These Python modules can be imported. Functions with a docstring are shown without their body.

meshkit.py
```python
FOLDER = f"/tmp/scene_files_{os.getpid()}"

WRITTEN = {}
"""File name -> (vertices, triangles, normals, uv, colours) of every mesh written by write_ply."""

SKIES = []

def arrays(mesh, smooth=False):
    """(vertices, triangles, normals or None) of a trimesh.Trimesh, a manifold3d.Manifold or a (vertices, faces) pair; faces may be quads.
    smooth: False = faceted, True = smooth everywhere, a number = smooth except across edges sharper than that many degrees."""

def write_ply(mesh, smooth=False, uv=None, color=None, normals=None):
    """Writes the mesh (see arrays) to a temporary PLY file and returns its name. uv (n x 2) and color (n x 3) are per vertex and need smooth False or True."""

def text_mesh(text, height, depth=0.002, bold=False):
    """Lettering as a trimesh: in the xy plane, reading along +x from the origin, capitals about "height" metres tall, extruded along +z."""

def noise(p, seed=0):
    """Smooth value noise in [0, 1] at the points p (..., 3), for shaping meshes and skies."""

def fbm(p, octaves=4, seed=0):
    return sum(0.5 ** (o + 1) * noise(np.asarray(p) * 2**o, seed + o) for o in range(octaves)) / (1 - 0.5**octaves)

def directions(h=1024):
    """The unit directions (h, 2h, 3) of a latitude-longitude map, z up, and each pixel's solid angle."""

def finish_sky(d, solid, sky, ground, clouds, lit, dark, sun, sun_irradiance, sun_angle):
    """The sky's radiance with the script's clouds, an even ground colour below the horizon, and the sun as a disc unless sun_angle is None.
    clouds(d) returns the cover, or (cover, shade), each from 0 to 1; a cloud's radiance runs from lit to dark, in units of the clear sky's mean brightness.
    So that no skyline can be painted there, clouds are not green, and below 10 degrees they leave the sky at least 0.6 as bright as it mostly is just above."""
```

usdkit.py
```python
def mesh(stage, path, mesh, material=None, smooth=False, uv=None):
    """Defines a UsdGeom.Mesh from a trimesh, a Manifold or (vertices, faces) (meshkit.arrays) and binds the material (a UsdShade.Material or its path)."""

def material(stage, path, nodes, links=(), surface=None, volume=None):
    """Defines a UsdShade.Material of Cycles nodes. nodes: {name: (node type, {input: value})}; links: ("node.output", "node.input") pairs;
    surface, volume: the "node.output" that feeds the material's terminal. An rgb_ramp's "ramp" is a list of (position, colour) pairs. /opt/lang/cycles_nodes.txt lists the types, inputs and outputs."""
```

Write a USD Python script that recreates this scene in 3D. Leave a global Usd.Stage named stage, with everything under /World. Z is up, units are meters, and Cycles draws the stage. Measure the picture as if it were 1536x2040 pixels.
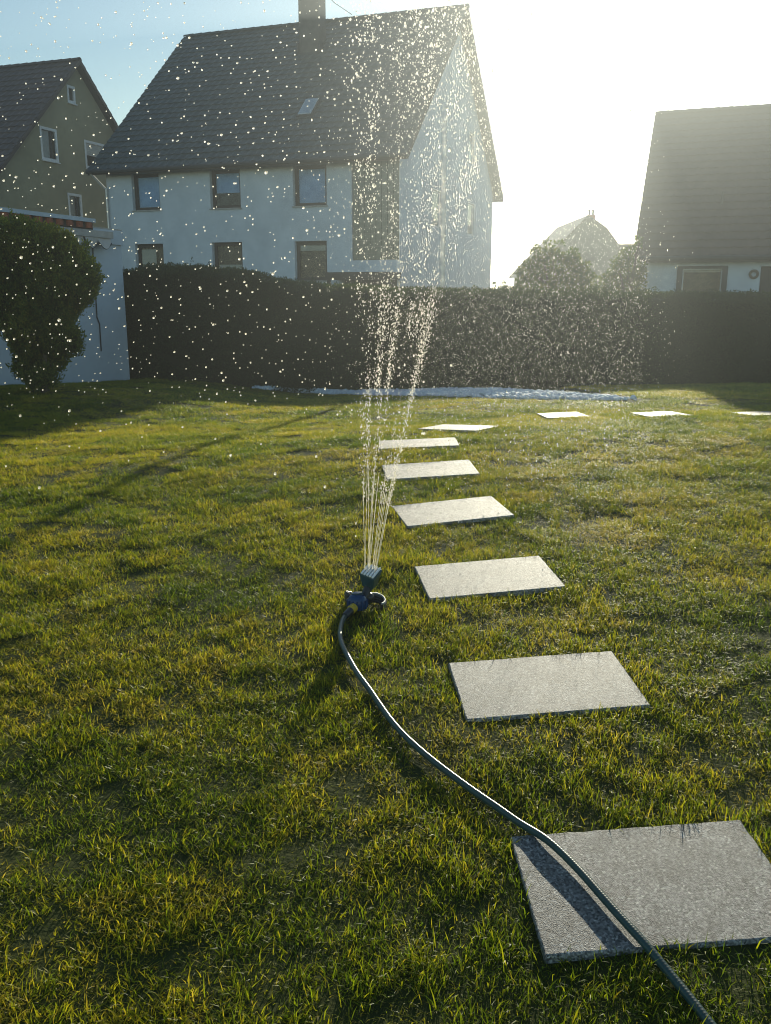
import math
import numpy as np
import trimesh
import manifold3d as m3
import meshkit
import usdkit
from scipy.interpolate import PchipInterpolator
from pxr import Gf, Sdf, Usd, UsdGeom, UsdLux, UsdShade, Vt

stage = Usd.Stage.CreateInMemory()
UsdGeom.SetStageUpAxis(stage, 'Z')
UsdGeom.SetStageMetersPerUnit(stage, 1.0)
UsdGeom.Xform.Define(stage, '/World')
UsdGeom.Scope.Define(stage, '/World/Looks')

# ------------------------------------------------------------------ camera
F, H0, ZC = 1780.0, 590.0, 1.482                    # focal length and horizon of the photograph in pixels, eye height
PITCH = math.atan((1020 - H0) / F)
EXPOSURE = 0.38
cam = UsdGeom.Camera.Define(stage, '/World/camera')
cam.CreateHorizontalApertureAttr(36.0)
cam.CreateFocalLengthAttr(36.0 * F / 1536.0)
cam.CreateClippingRangeAttr((0.05, 5000.0))
cam.AddTranslateOp().Set((0, 0, ZC))
cam.AddRotateXOp().Set(90.0 - math.degrees(PITCH))
cam.CreateExposureAttr(EXPOSURE)


def ray(px, py):
    x, y = (px - 768) / F, (1020 - py) / F
    return np.array([x, math.cos(PITCH) + y * math.sin(PITCH), -math.sin(PITCH) + y * math.cos(PITCH)])


EYE = np.array([0, 0, ZC])


def at(px, py, Y):
    d = ray(px, py)
    return EYE + d * (Y / d[1])


# ------------------------------------------------------------------ sky and sun
SUN = ray(1230, 0)
SUN /= np.linalg.norm(SUN)
SUN_EL, SUN_AZ = math.asin(SUN[2]), math.atan2(SUN[0], SUN[1])
SKY = 0.075
usdkit.material(stage, '/World/Looks/sky_look', {
    'sky': ('sky_texture', {'sky_type': 'single_scattering', 'sun_disc': False, 'sun_elevation': SUN_EL, 'sun_rotation': SUN_AZ,
                            'altitude': 200.0, 'air_density': 1.3, 'aerosol_density': 0.35, 'ozone_density': 1.0}),
    'wb': ('mix_color', {'blend_type': 'multiply', 'fac': 1.0, 'b': (0.81, 0.98, 1.08), 'use_clamp': False}),
    'bg': ('background_shader', {'strength': SKY})}, [('sky.color', 'wb.a'), ('wb.result', 'bg.color')], surface='bg.background')
sky = UsdLux.DomeLight.Define(stage, '/World/sky')
UsdShade.MaterialBindingAPI.Apply(sky.GetPrim()).Bind(UsdShade.Material.Get(stage, '/World/Looks/sky_look'))
sky.GetPrim().SetCustomDataByKey('kind', 'structure')
sun = UsdLux.DistantLight.Define(stage, '/World/sun')
sun.CreateNormalizeAttr(True)
sun.CreateIntensityAttr(1.25)
sun.CreateAngleAttr(0.53)
sun.CreateColorAttr(Gf.Vec3f(1.0, 0.93, 0.72))
zax = SUN
xax = np.cross([0, 0, 1.0], zax); xax /= np.linalg.norm(xax)
yax = np.cross(zax, xax)
sun.AddTransformOp().Set(Gf.Matrix4d(*xax, 0, *yax, 0, *zax, 0, 0, 0, 50, 1))

# ------------------------------------------------------------------ helpers
R = np.random.default_rng(11)
TH = math.radians(19.5)                              # the houses' fronts are turned by this much
U, V = np.array([math.cos(TH), -math.sin(TH), 0]), np.array([math.sin(TH), math.cos(TH), 0])
NAMES = {}


def free(parent, name):
    k = NAMES.get((parent, name), -1) + 1
    NAMES[(parent, name)] = k
    return f'{parent}/{name}' + (f'_{k:03d}' if k else '')


def data(prim, label=None, cat=None, group=None, kind=None):
    for k, v in (('label', label), ('category', cat), ('group', group), ('kind', kind)):
        if v:
            prim.SetCustomDataByKey(k, v)
    return prim


def path(p):
    return '/World' if p is None else (p if isinstance(p, str) else str(p.GetPath()))


def obj(name, mesh, mat, parent=None, smooth=False, label=None, cat=None, group=None, kind=None):
    m = usdkit.mesh(stage, free(path(parent), name), mesh, '/World/Looks/' + mat, smooth)
    data(m.GetPrim(), label, cat, group, kind)
    return m.GetPrim()


def thing(name, label, cat, loc=(0, 0, 0), rotz=0.0, group=None):
    x = UsdGeom.Xform.Define(stage, free('/World', name))
    x.AddTranslateOp().Set(tuple(float(c) for c in loc))
    if rotz:
        x.AddRotateZOp().Set(math.degrees(rotz))
    return data(x.GetPrim(), label, cat, group)


def primvar(prim, name, values):
    UsdGeom.PrimvarsAPI(prim).CreatePrimvar(name, Sdf.ValueTypeNames.FloatArray, 'vertex').Set(Vt.FloatArray.FromNumpy(np.asarray(values, np.float32)))


def box(x0, x1, y0, y1, z0, z1):
    return trimesh.creation.box([x1 - x0, y1 - y0, z1 - z0], trimesh.transformations.translation_matrix([(x0 + x1) / 2, (y0 + y1) / 2, (z0 + z1) / 2]))


def sheet(x0, x1, y0, y1, z0, z1):
    """A single pane of glass: one face that looks towards -y, or +x where it is thin along x."""
    if x1 - x0 < y1 - y0:
        v = [[x1, y0, z0], [x1, y1, z0], [x1, y1, z1], [x1, y0, z1]]
    else:
        v = [[x0, y0, z0], [x1, y0, z0], [x1, y0, z1], [x0, y0, z1]]
    return trimesh.Trimesh(np.array(v), np.array([[0, 1, 2], [0, 2, 3]]), process=False)


def cat(*ms):
    ms = ms[0] if len(ms) == 1 and isinstance(ms[0], (list, tuple)) else ms
    return trimesh.util.concatenate(list(ms))


def rbox(x0, x1, y0, y1, z0, z1, r=0.01, n=2):
    r = min(r, (x1 - x0) / 2.01, (y1 - y0) / 2.01, (z1 - z0) / 2.01)
    s = trimesh.creation.icosphere(n, r).vertices
    c = np.array([[x, y, z] for x in (x0 + r, x1 - r) for y in (y0 + r, y1 - r) for z in (z0 + r, z1 - r)])
    return trimesh.convex.convex_hull((c[:, None] + s[None]).reshape(-1, 3))


def cyl(a, b, r, n=12, r2=None):
    """A closed tapered cylinder from a to b."""
    a, b = np.asarray(a, float), np.asarray(b, float)
    return tube([a, b], [r, r if r2 is None else r2], n, caps=True)


def tube(pts, radii, n=8, caps=True):
    p = np.asarray(pts, float)
    rad = np.broadcast_to(np.asarray(radii, float), (len(p),))
    t = np.gradient(p, axis=0)
    t /= np.linalg.norm(t, axis=1, keepdims=True) + 1e-12
    ref = np.array([0, 0, 1.0]) if abs(t[0, 2]) < 0.8 else np.array([1.0, 0, 0])
    a = np.cross(t, ref)
    a /= np.linalg.norm(a, axis=1, keepdims=True) + 1e-12
    b = np.cross(t, a)
    g = np.arange(n) * 2 * np.pi / n
    v = p[:, None] + rad[:, None, None] * (np.cos(g)[None, :, None] * a[:, None] + np.sin(g)[None, :, None] * b[:, None])
    i, j = np.meshgrid(np.arange(len(p) - 1), np.arange(n), indexing='ij')
    q = np.stack([i * n + j, i * n + (j + 1) % n, (i + 1) * n + (j + 1) % n, (i + 1) * n + j], -1).reshape(-1, 4)
    f = np.vstack([q[:, [0, 2, 1]], q[:, [0, 3, 2]]])
    vv = v.reshape(-1, 3)
    if caps:
        k = len(vv)
        vv = np.vstack([vv, p[0], p[-1]])
        o = (len(p) - 1) * n
        jj = np.arange(n)
        f = np.vstack([f, np.stack([jj, (jj + 1) % n, np.full(n, k)], 1), np.stack([o + (jj + 1) % n, o + jj, np.full(n, k + 1)], 1)])
    m = trimesh.Trimesh(vv, f, process=False)
    return m


def cut(solid, holes):
    a = m3.Manifold(m3.Mesh(np.asarray(solid.vertices, np.float32), np.asarray(solid.faces, np.uint32)))
    for h in holes:
        a = a - m3.Manifold(m3.Mesh(np.asarray(h.vertices, np.float32), np.asarray(h.faces, np.uint32)))
    m = a.to_mesh()
    return trimesh.Trimesh(m.vert_properties[:, :3], m.tri_verts, process=False)


def prism(poly, x0, x1):
    """Extrude a (y, z) polygon along x."""
    from shapely.geometry import Polygon
    e = trimesh.creation.extrude_polygon(Polygon(poly), x1 - x0, engine='earcut')
    v = e.vertices
    return trimesh.Trimesh(np.stack([v[:, 2] + x0, v[:, 0], v[:, 1]], 1), e.faces, process=False)


# ------------------------------------------------------------------ materials
def mat(name, nodes, links, surface='p.BSDF', volume=None):
    return usdkit.material(stage, '/World/Looks/' + name, nodes, links, surface=surface, volume=volume)


def noisy(name, c1, c2, scale=6.0, rough=0.7, bump=0.0, bscale=None, spec=0.4, detail=5.0, metallic=0.0, coat=0.0, bdist=0.01):
    """Principled with two colours mixed by noise in the object's own space, and fine relief."""
    n = {'tc': ('texture_coordinate', {}), 'n': ('noise_texture', {'scale': scale, 'detail': detail, 'roughness': 0.6}),
         'r': ('rgb_ramp', {'ramp': [(0.3, c1), (0.7, c2)]}),
         'p': ('principled_bsdf', {'roughness': rough, 'specular_ior_level': spec, 'metallic': metallic, 'coat_weight': coat})}
    l = [('tc.object', 'n.vector'), ('n.fac', 'r.fac'), ('r.color', 'p.base_color')]
    if bump:
        n['n2'] = ('noise_texture', {'scale': bscale or scale * 6, 'detail': 4.0})
        n['b'] = ('bump', {'strength': bump, 'distance': bdist})
        l += [('tc.object', 'n2.vector'), ('n2.fac', 'b.height'), ('b.normal', 'p.normal')]
    return mat(name, n, l)


def leafy(name, ramp, trans=0.4, rough=0.45, tint=(1.3, 1.25, 0.5), spec=0.5):
    """Leaves: colour from the blade's own tone (a primvar) and the clump; part of the light passes through, a little is mirrored."""
    n = {'a': ('attribute', {'attribute': 'tone'}), 'oi': ('object_info', {}),
         'm': ('math', {'math_type': 'multiply_add', 'value2': 0.20}),
         'r': ('rgb_ramp', {'ramp': ramp}),
         'tm': ('mix_color', {'blend_type': 'multiply', 'fac': 1.0, 'b': tint, 'use_clamp_result': False}),
         'd': ('principled_bsdf', {'roughness': rough, 'specular_ior_level': spec}), 't': ('translucent_bsdf', {}),
         'mix': ('mix_closure', {'fac': trans})}
    l = [('oi.random', 'm.value1'), ('a.fac', 'm.value3'), ('m.value', 'r.fac'), ('r.color', 'd.base_color'), ('r.color', 'tm.a'), ('tm.result', 't.color'),
         ('d.BSDF', 'mix.closure1'), ('t.BSDF', 'mix.closure2')]
    return mat(name, n, l, surface='mix.closure')


leafy('grass_blade', [(0.0, (0.062, 0.110, 0.008)), (0.25, (0.140, 0.190, 0.011)), (0.5, (0.265, 0.270, 0.017)), (0.75, (0.385, 0.315, 0.032)), (1.0, (0.50, 0.39, 0.10))], trans=0.55, rough=0.42, spec=0.25, tint=(1.7, 1.65, 0.6))
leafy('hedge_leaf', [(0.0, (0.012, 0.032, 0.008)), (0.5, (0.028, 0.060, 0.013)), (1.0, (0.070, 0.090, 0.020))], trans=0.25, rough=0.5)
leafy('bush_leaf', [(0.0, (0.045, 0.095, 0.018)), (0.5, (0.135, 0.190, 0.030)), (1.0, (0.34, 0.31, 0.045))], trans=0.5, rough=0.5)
leafy('tree_leaf', [(0.0, (0.03, 0.065, 0.012)), (0.5, (0.06, 0.105, 0.018)), (1.0, (0.12, 0.14, 0.03))], trans=0.5, rough=0.5)
noisy('soil', (0.032, 0.042, 0.012), (0.062, 0.070, 0.020), scale=9.0, rough=0.95, spec=0.1, bump=0.6, bscale=60.0)
noisy('bark', (0.05, 0.04, 0.03), (0.11, 0.085, 0.06), scale=20.0, rough=0.9, spec=0.2, bump=0.5)
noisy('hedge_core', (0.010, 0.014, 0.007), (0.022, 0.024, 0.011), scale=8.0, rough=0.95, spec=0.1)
# washed concrete: grey binder with pale and dark grit showing
mat('slab_stone', {
    'tc': ('texture_coordinate', {}), 'v': ('voronoi_texture', {'scale': 210.0}), 'v2': ('voronoi_texture', {'scale': 520.0}), 'bw': ('rgb_to_bw', {}),
    'r': ('rgb_ramp', {'ramp': [(0.0, (0.03, 0.03, 0.03)), (0.3, (0.13, 0.13, 0.13)), (0.6, (0.235, 0.235, 0.235)), (0.85, (0.40, 0.40, 0.395)), (1.0, (0.70, 0.70, 0.68))]}),
    'n': ('noise_texture', {'scale': 5.0, 'detail': 4.0}), 'nr': ('rgb_ramp', {'ramp': [(0.3, (0.78, 0.78, 0.76)), (0.7, (1.05, 1.04, 1.0))]}),
    'mx': ('mix_color', {'blend_type': 'multiply', 'fac': 1.0, 'use_clamp_result': False}),
    'oi': ('object_info', {}), 'ov': ('math', {'math_type': 'multiply_add', 'value2': 0.22, 'value3': 0.88}), 'mo': ('mix_color', {'blend_type': 'multiply', 'fac': 1.0, 'use_clamp_result': False}),
    'n3': ('noise_texture', {'scale': 11.0, 'detail': 5.0, 'roughness': 0.65}), 'st': ('rgb_ramp', {'ramp': [(0.34, (0.62, 0.61, 0.58)), (0.46, (1, 1, 1))]}), 'ms': ('mix_color', {'blend_type': 'multiply', 'fac': 0.8, 'use_clamp_result': False}),
    'b': ('bump', {'strength': 0.55, 'distance': 0.003}),
    'p': ('principled_bsdf', {'roughness': 0.55, 'specular_ior_level': 0.25})},
    [('tc.object', 'v.vector'), ('tc.object', 'v2.vector'), ('tc.object', 'n.vector'), ('v.color', 'bw.color'), ('bw.val', 'r.fac'), ('n.fac', 'nr.fac'), ('r.color', 'mx.a'), ('nr.color', 'mx.b'),
     ('oi.random', 'ov.value1'), ('mx.result', 'mo.a'), ('ov.value', 'mo.b'), ('tc.object', 'n3.vector'), ('n3.fac', 'st.fac'), ('mo.result', 'ms.a'), ('st.color', 'ms.b'), ('ms.result', 'p.base_color'), ('v2.distance', 'b.height'), ('b.normal', 'p.normal')])
noisy('pebble', (0.40, 0.45, 0.50), (0.62, 0.66, 0.70), scale=12.0, rough=0.6)
noisy('white_render', (0.36, 0.41, 0.47), (0.48, 0.53, 0.59), scale=0.9, rough=0.9, spec=0.2, bump=0.25, bscale=40.0)
noisy('garage_render', (0.36, 0.41, 0.47), (0.44, 0.49, 0.55), scale=0.8, rough=0.9, spec=0.2, bump=0.25, bscale=40.0)
noisy('beige_render', (0.21, 0.20, 0.135), (0.27, 0.255, 0.175), scale=0.8, rough=0.9, spec=0.2, bump=0.2, bscale=40.0)
noisy('grey_render', (0.13, 0.12, 0.105), (0.20, 0.185, 0.165), scale=0.8, rough=0.9, spec=0.2)
noisy('roof_tile_dark', (0.022, 0.028, 0.030), (0.050, 0.060, 0.062), scale=3.0, rough=0.5, spec=0.4)
noisy('roof_tile_brown', (0.055, 0.035, 0.028), (0.095, 0.060, 0.046), scale=3.0, rough=0.6, spec=0.35)
noisy('roof_tile_plum', (0.045, 0.032, 0.032), (0.075, 0.055, 0.052), scale=3.0, rough=0.6, spec=0.35)
noisy('chimney_slate', (0.045, 0.042, 0.040), (0.09, 0.082, 0.075), scale=4.0, rough=0.6, spec=0.3, bump=0.3)
noisy('brick_red', (0.20, 0.06, 0.035), (0.34, 0.11, 0.06), scale=8.0, rough=0.85, bump=0.3)
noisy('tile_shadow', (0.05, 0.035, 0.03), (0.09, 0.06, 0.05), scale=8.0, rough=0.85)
noisy('brown_wood', (0.020, 0.015, 0.013), (0.040, 0.029, 0.024), scale=10.0, rough=0.6)
noisy('white_plastic', (0.48, 0.51, 0.54), (0.58, 0.61, 0.64), scale=4.0, rough=0.4)
noisy('grey_metal', (0.22, 0.22, 0.22), (0.32, 0.32, 0.31), scale=5.0, rough=0.45, metallic=0.3)
noisy('zinc', (0.45, 0.45, 0.45), (0.6, 0.6, 0.6), scale=6.0, rough=0.35, metallic=0.8)
noisy('dark_metal', (0.02, 0.02, 0.022), (0.04, 0.04, 0.042), scale=5.0, rough=0.5)
noisy('curtain', (0.17, 0.31, 0.54), (0.24, 0.41, 0.66), scale=3.0, rough=0.9)
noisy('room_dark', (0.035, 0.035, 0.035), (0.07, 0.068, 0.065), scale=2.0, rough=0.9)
noisy('shutter', (0.30, 0.31, 0.30), (0.38, 0.39, 0.38), scale=2.0, rough=0.6)
noisy('block_glass', (0.05, 0.06, 0.05), (0.10, 0.115, 0.095), scale=9.0, rough=0.12, spec=0.6, bump=0.3, bscale=30.0)
noisy('block_joint', (0.10, 0.10, 0.095), (0.16, 0.16, 0.15), scale=9.0, rough=0.8)
noisy('awning_cloth', (0.34, 0.33, 0.33), (0.46, 0.44, 0.43), scale=6.0, rough=0.9)
noisy('plastic_teal', (0.012, 0.036, 0.040), (0.018, 0.052, 0.056), scale=30.0, rough=0.28, spec=0.5)
noisy('plastic_blue', (0.006, 0.026, 0.075), (0.009, 0.036, 0.10), scale=30.0, rough=0.22, spec=0.5)
noisy('plastic_black', (0.012, 0.013, 0.014), (0.025, 0.026, 0.028), scale=30.0, rough=0.30, spec=0.5)
noisy('plastic_yellow', (0.32, 0.22, 0.012), (0.42, 0.29, 0.02), scale=30.0, rough=0.35)
noisy('nozzle_white', (0.55, 0.56, 0.56), (0.70, 0.71, 0.71), scale=40.0, rough=0.25)
noisy('hose_rubber', (0.010, 0.030, 0.028), (0.018, 0.046, 0.042), scale=60.0, rough=0.30, spec=0.55)
mat('window_glass', {'f': ('fresnel', {'IOR': 1.4}), 't': ('transparent_bsdf', {'color': (0.86, 0.90, 0.90)}), 'g': ('glossy_bsdf', {'color': (1, 1, 1), 'roughness': 0.02}), 'm': ('mix_closure', {})},
    [('f.fac', 'm.fac'), ('t.BSDF', 'm.closure1'), ('g.BSDF', 'm.closure2')], surface='m.closure')
mat('water', {'p': ('principled_bsdf', {'base_color': (1, 1, 1), 'roughness': 0.30, 'ior': 1.33, 'transmission_weight': 1.0}),
              't': ('translucent_bsdf', {'color': (0.90, 0.84, 0.68)}), 'm': ('mix_closure', {'fac': 0.32})},
    [('p.BSDF', 'm.closure1'), ('t.BSDF', 'm.closure2')], surface='m.closure')

# ------------------------------------------------------------------ terrain
_g = PchipInterpolator([-60, -3, 0, 2.5, 5.0, 5.7, 6.6, 7.6, 8.3, 9.0, 11.0, 13.0, 16.0, 18.0, 24, 700], [-0.19, -0.19, 0, 0.155, 0.31, 0.352, 0.388, 0.362, 0.31, 0.272, 0.195, 0.06, -0.17, -0.25, -0.25, -0.25])


def terr(x, y):
    """Height of the lawn's mown surface, which is also that of the slabs' tops."""
    x, y = np.asarray(x, float), np.asarray(y, float)
    side = 0.0443 * 4.5 * np.tanh(x / 4.5) * np.clip((24 - y) / 10, 0, 1)
    sm = lambda t: np.clip(t, 0, 1) ** 2 * (3 - 2 * np.clip(t, 0, 1))
    left = sm((-0.8 - x) / 3.6) * sm((y - 6.5) / 6.0) * sm((30 - y) / 10) * 0.34     # the lawn stays level towards the garage
    return _g(np.clip(y, -60, 700)) + side + left


def bumps(x, y):
    p = np.stack([np.asarray(x) * 3.2, np.asarray(y) * 3.2, np.zeros_like(np.asarray(x, float))], -1)
    q = p * 2.7
    b = (meshkit.noise(p, 3) - 0.5) * 0.022 + (meshkit.noise(q, 7) - 0.5) * 0.012
    # a settled trench that runs from the far left of the lawn towards its middle
    return b * np.clip((np.asarray(y) + 2) / 2, 0, 1)


def soil_z(x, y):
    return terr(x, y) - 0.016 + bumps(x, y)


def on_lawn(px, py, lift=0.0):
    """The point where a line of sight meets the lawn."""
    d = ray(px, py)
    t = np.linspace(1.0, 20.0, 6000)
    p = EYE + d[None] * t[:, None]
    k = np.argmax(p[:, 2] < terr(p[:, 0], p[:, 1]) + lift)
    return p[k]


gx = np.concatenate([[-700, -300, -120, -60, -30, -18], np.arange(-12, 12.01, 0.09), [18, 30, 60, 120, 300, 700]])
gy = np.concatenate([[-40, -16, -6, -2], np.arange(0, 18.01, 0.09), [20, 24, 32, 48, 80, 140, 300, 700]])
X, Y = np.meshgrid(gx, gy)
Z = soil_z(X, Y)
nx, ny = len(gx), len(gy)
i, j = np.meshgrid(np.arange(ny - 1), np.arange(nx - 1), indexing='ij')
q = np.stack([i * nx + j, i * nx + j + 1, (i + 1) * nx + j + 1, (i + 1) * nx + j], -1).reshape(-1, 4)
obj('ground', (np.stack([X, Y, Z], -1).reshape(-1, 3), q), 'soil', smooth=True, kind='structure', label='uneven garden soil under the lawn', cat='ground')

# ------------------------------------------------------------------ main house
C = at(797, 450, 30.0)


def place(o, uu, vv, z=0.0):
    p = o + U * uu + V * vv
    return (p[0], p[1], z)


def tiled_roof(length, run, rise, col=0.30, course=0.34, wave=0.028, step=0.030, seg=6):
    """One roof slope in its own plane: x along the eave, t up the slope; pantile waves and stepped courses are real relief. Returns a mesh with (x, y, z): y horizontal run, z rise."""
    L = math.hypot(run, rise)
    nc = max(2, int(round(length / col))); nr = max(2, int(round(L / course)))
    xs = np.linspace(0, length, nc * seg + 1)
    w = wave * (0.5 + 0.5 * np.cos(2 * np.pi * nc * xs / length)) ** 1.4
    ts, hs = [], []
    for k in range(nr):
        ts += [k * L / nr, (k + 1) * L / nr - 1e-3]
        hs += [step, 0.0]
    ts, hs = np.array(ts), np.array(hs)
    TT, XX = np.meshgrid(ts, xs, indexing='ij')
    N = hs[:, None] + w[None, :] + 0.012 + 0.010 * meshkit.noise(np.stack([XX / col, TT / course, XX * 0], -1), 5)
    c, s = run / L, rise / L
    v = np.stack([XX, TT * c - N * s, TT * s + N * c], -1).reshape(-1, 3)
    n2 = len(xs)
    i, j = np.meshgrid(np.arange(len(ts) - 1), np.arange(n2 - 1), indexing='ij')
    q = np.stack([i * n2 + j, i * n2 + j + 1, (i + 1) * n2 + j + 1, (i + 1) * n2 + j], -1).reshape(-1, 4)
    return trimesh.Trimesh(v, np.vstack([q[:, [0, 1, 2]], q[:, [0, 2, 3]]]), process=False)


def shift(m, x=0, y=0, z=0):
    m = m.copy()
    m.apply_translation([x, y, z])
    return m


def gable_roof(parent, x0, x1, y0, y1, ridge_y, ez, rz, matname, ridge=True, wave=0.028, back=True, thick=0.14):
    """Front and back slopes with a deck under each, verge boards and single ridge tiles."""
    for side in ((0, 1) if back else (0,)):
        run = ridge_y - y0 if side == 0 else y1 - ridge_y
        m = tiled_roof(x1 - x0, run, rz - ez, wave=wave)
        v = m.vertices.copy()
        if side == 0:
            v[:, 0] += x0; v[:, 1] += y0; v[:, 2] += ez
            f = m.faces
        else:
            v[:, 0] += x0; v[:, 1] = y1 - v[:, 1]; v[:, 2] += ez
            f = m.faces[:, ::-1]
        obj('roof_tiles', trimesh.Trimesh(v, f, process=False), matname, parent, kind='stuff')
    deck = prism([(y0, ez), (ridge_y, rz), (y1, ez), (y1, ez - thick), (ridge_y, rz - thick), (y0, ez - thick)], x0, x1)
    obj('roof_deck', deck, 'brown_wood', parent)
    if ridge:
        n = int(round((x1 - x0) / 0.40))
        for k in range(n):
            a = x0 + (x1 - x0) * k / n
            b = x0 + (x1 - x0) * (k + 1) / n + 0.03
            g = np.linspace(0, np.pi, 7)
            r0, r1 = 0.105, 0.125
            ring = lambda x, r: np.stack([np.full(7, x), ridge_y + r * np.cos(g), rz + 0.012 + r * np.sin(g) * 0.95], 1)
            vv = np.vstack([ring(a, r0), ring(b, r1), ring(b, r1 - 0.02)])
            ff = []
            for t in range(6):
                for o in (0, 7):
                    ff += [[o + t, o + 7 + t, o + 8 + t], [o + t, o + 8 + t, o + 1 + t]]
            obj('ridge_tile', trimesh.Trimesh(vv, ff, process=False), matname, parent)


def window(parent, x0, x1, z0, z1, y=0.0, depth=0.10, fr=0.09, frame_mat='brown_wood', cover=None, sill=True, sash=True, label=None, blind_to=None, sill_mat='grey_metal'):
    """A window in a wall whose outer face is the plane y, set back by depth: frame, pane, sill and what hangs behind the pane."""
    yo = y + depth
    fm = cut(box(x0 + .004, x1 - .004, yo, yo + .06, z0 + .004, z1 - .004), [box(x0 + fr, x1 - fr, yo - .1, yo + .2, z0 + fr, z1 - fr)])
    w = obj('window', fm, frame_mat, parent, label=label)
    obj('pane', sheet(x0 + fr, x1 - fr, yo + .03, yo + .034, z0 + fr, z1 - fr), 'window_glass', w)
    if cover:
        zb = z0 + fr if blind_to is None else blind_to
        obj('blind', box(x0 + fr, x1 - fr, yo + .10, yo + .11, zb, z1 - fr), cover, w)
    if sill:
        obj('sill', box(x0 - .04, x1 + .04, y - .05, y + depth + .02, z0 - .035, z0 + .002), sill_mat, w)
    return w


hs = thing('white_house', 'large two storey white house with steep dark pantiled roof behind the hedge', 'house', (C[0], C[1], 0), -TH)
WIN = [(-9.99, -8.87, 4.43, 5.66), (-6.86, -5.70, 4.40, 5.66), (-3.74, -2.54, 4.38, 5.66), (-10.01, -8.85, 2.02, 3.29), (-6.88, -5.71, 2.01, 3.29), (-3.73, -2.56, 1.99, 3.27)]
LW, WW = 11.04, 13.0
holes = [box(a, b, -.2, .34, z0, z1) for a, b, z0, z1 in WIN] + [box(-1.66, -.03, -.2, .20, 2.63, 5.70), box(-1.95, -.10, -.2, .34, -.4, 2.02)]
body = prism([(0, -.6), (WW, -.6), (WW, 5.93), (6.5, 11.52), (0, 5.93)], -LW, 0)
gable_hole = [box(-.12, .2, 8.6, 9.6, 6.7, 7.9), box(-.12, .2, 3.6, 4.8, 3.9, 5.2), box(-.12, .2, 8.6, 9.8, 3.9, 5.2)]
obj('wall', cut(body, holes + gable_hole), 'white_render', hs)
for k, (a, b, z0, z1) in enumerate(WIN):
    window(hs, a, b, z0, z1, depth=.16, fr=.11, cover=('curtain' if k < 3 else None), blind_to=((z0 + .52) if k == 1 else None))
for k, (p0, p1, q0, q1, m_) in enumerate(((.10, .62, .0, .86, 'shutter'), (.1, .9, .0, .42, 'shutter'), (.1, .9, .76, .90, 'shutter'))):
    a, b, z0, z1 = WIN[3 + k]
    obj('curtain', box(a + (b - a) * p0, a + (b - a) * p1, .22, .225, z0 + (z1 - z0) * q0, z0 + (z1 - z0) * q1), m_, hs)
obj('plinth', box(-LW + .01, -2.3, -.025, -.003, -.6, .75), 'grey_metal', hs)
obj('room', cat([box(a + .01, b - .01, .335, .339, z0 + .01, z1 - .01) for a, b, z0, z1 in WIN]), 'room_dark', hs)
# gable windows, seen at a slant
for y0, y1, z0, z1 in ((8.6, 9.6, 6.7, 7.9), (3.6, 4.8, 3.9, 5.2), (8.6, 9.8, 3.9, 5.2)):
    w = obj('window', cut(box(-.10, -.05, y0 + .004, y1 - .004, z0 + .004, z1 - .004), [box(-.2, .1, y0 + .07, y1 - .07, z0 + .07, z1 - .07)]), 'white_plastic', hs)
    obj('pane', sheet(-.085, -.08, y0 + .07, y1 - .07, z0 + .07, z1 - .07), 'window_glass', w)
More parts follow.
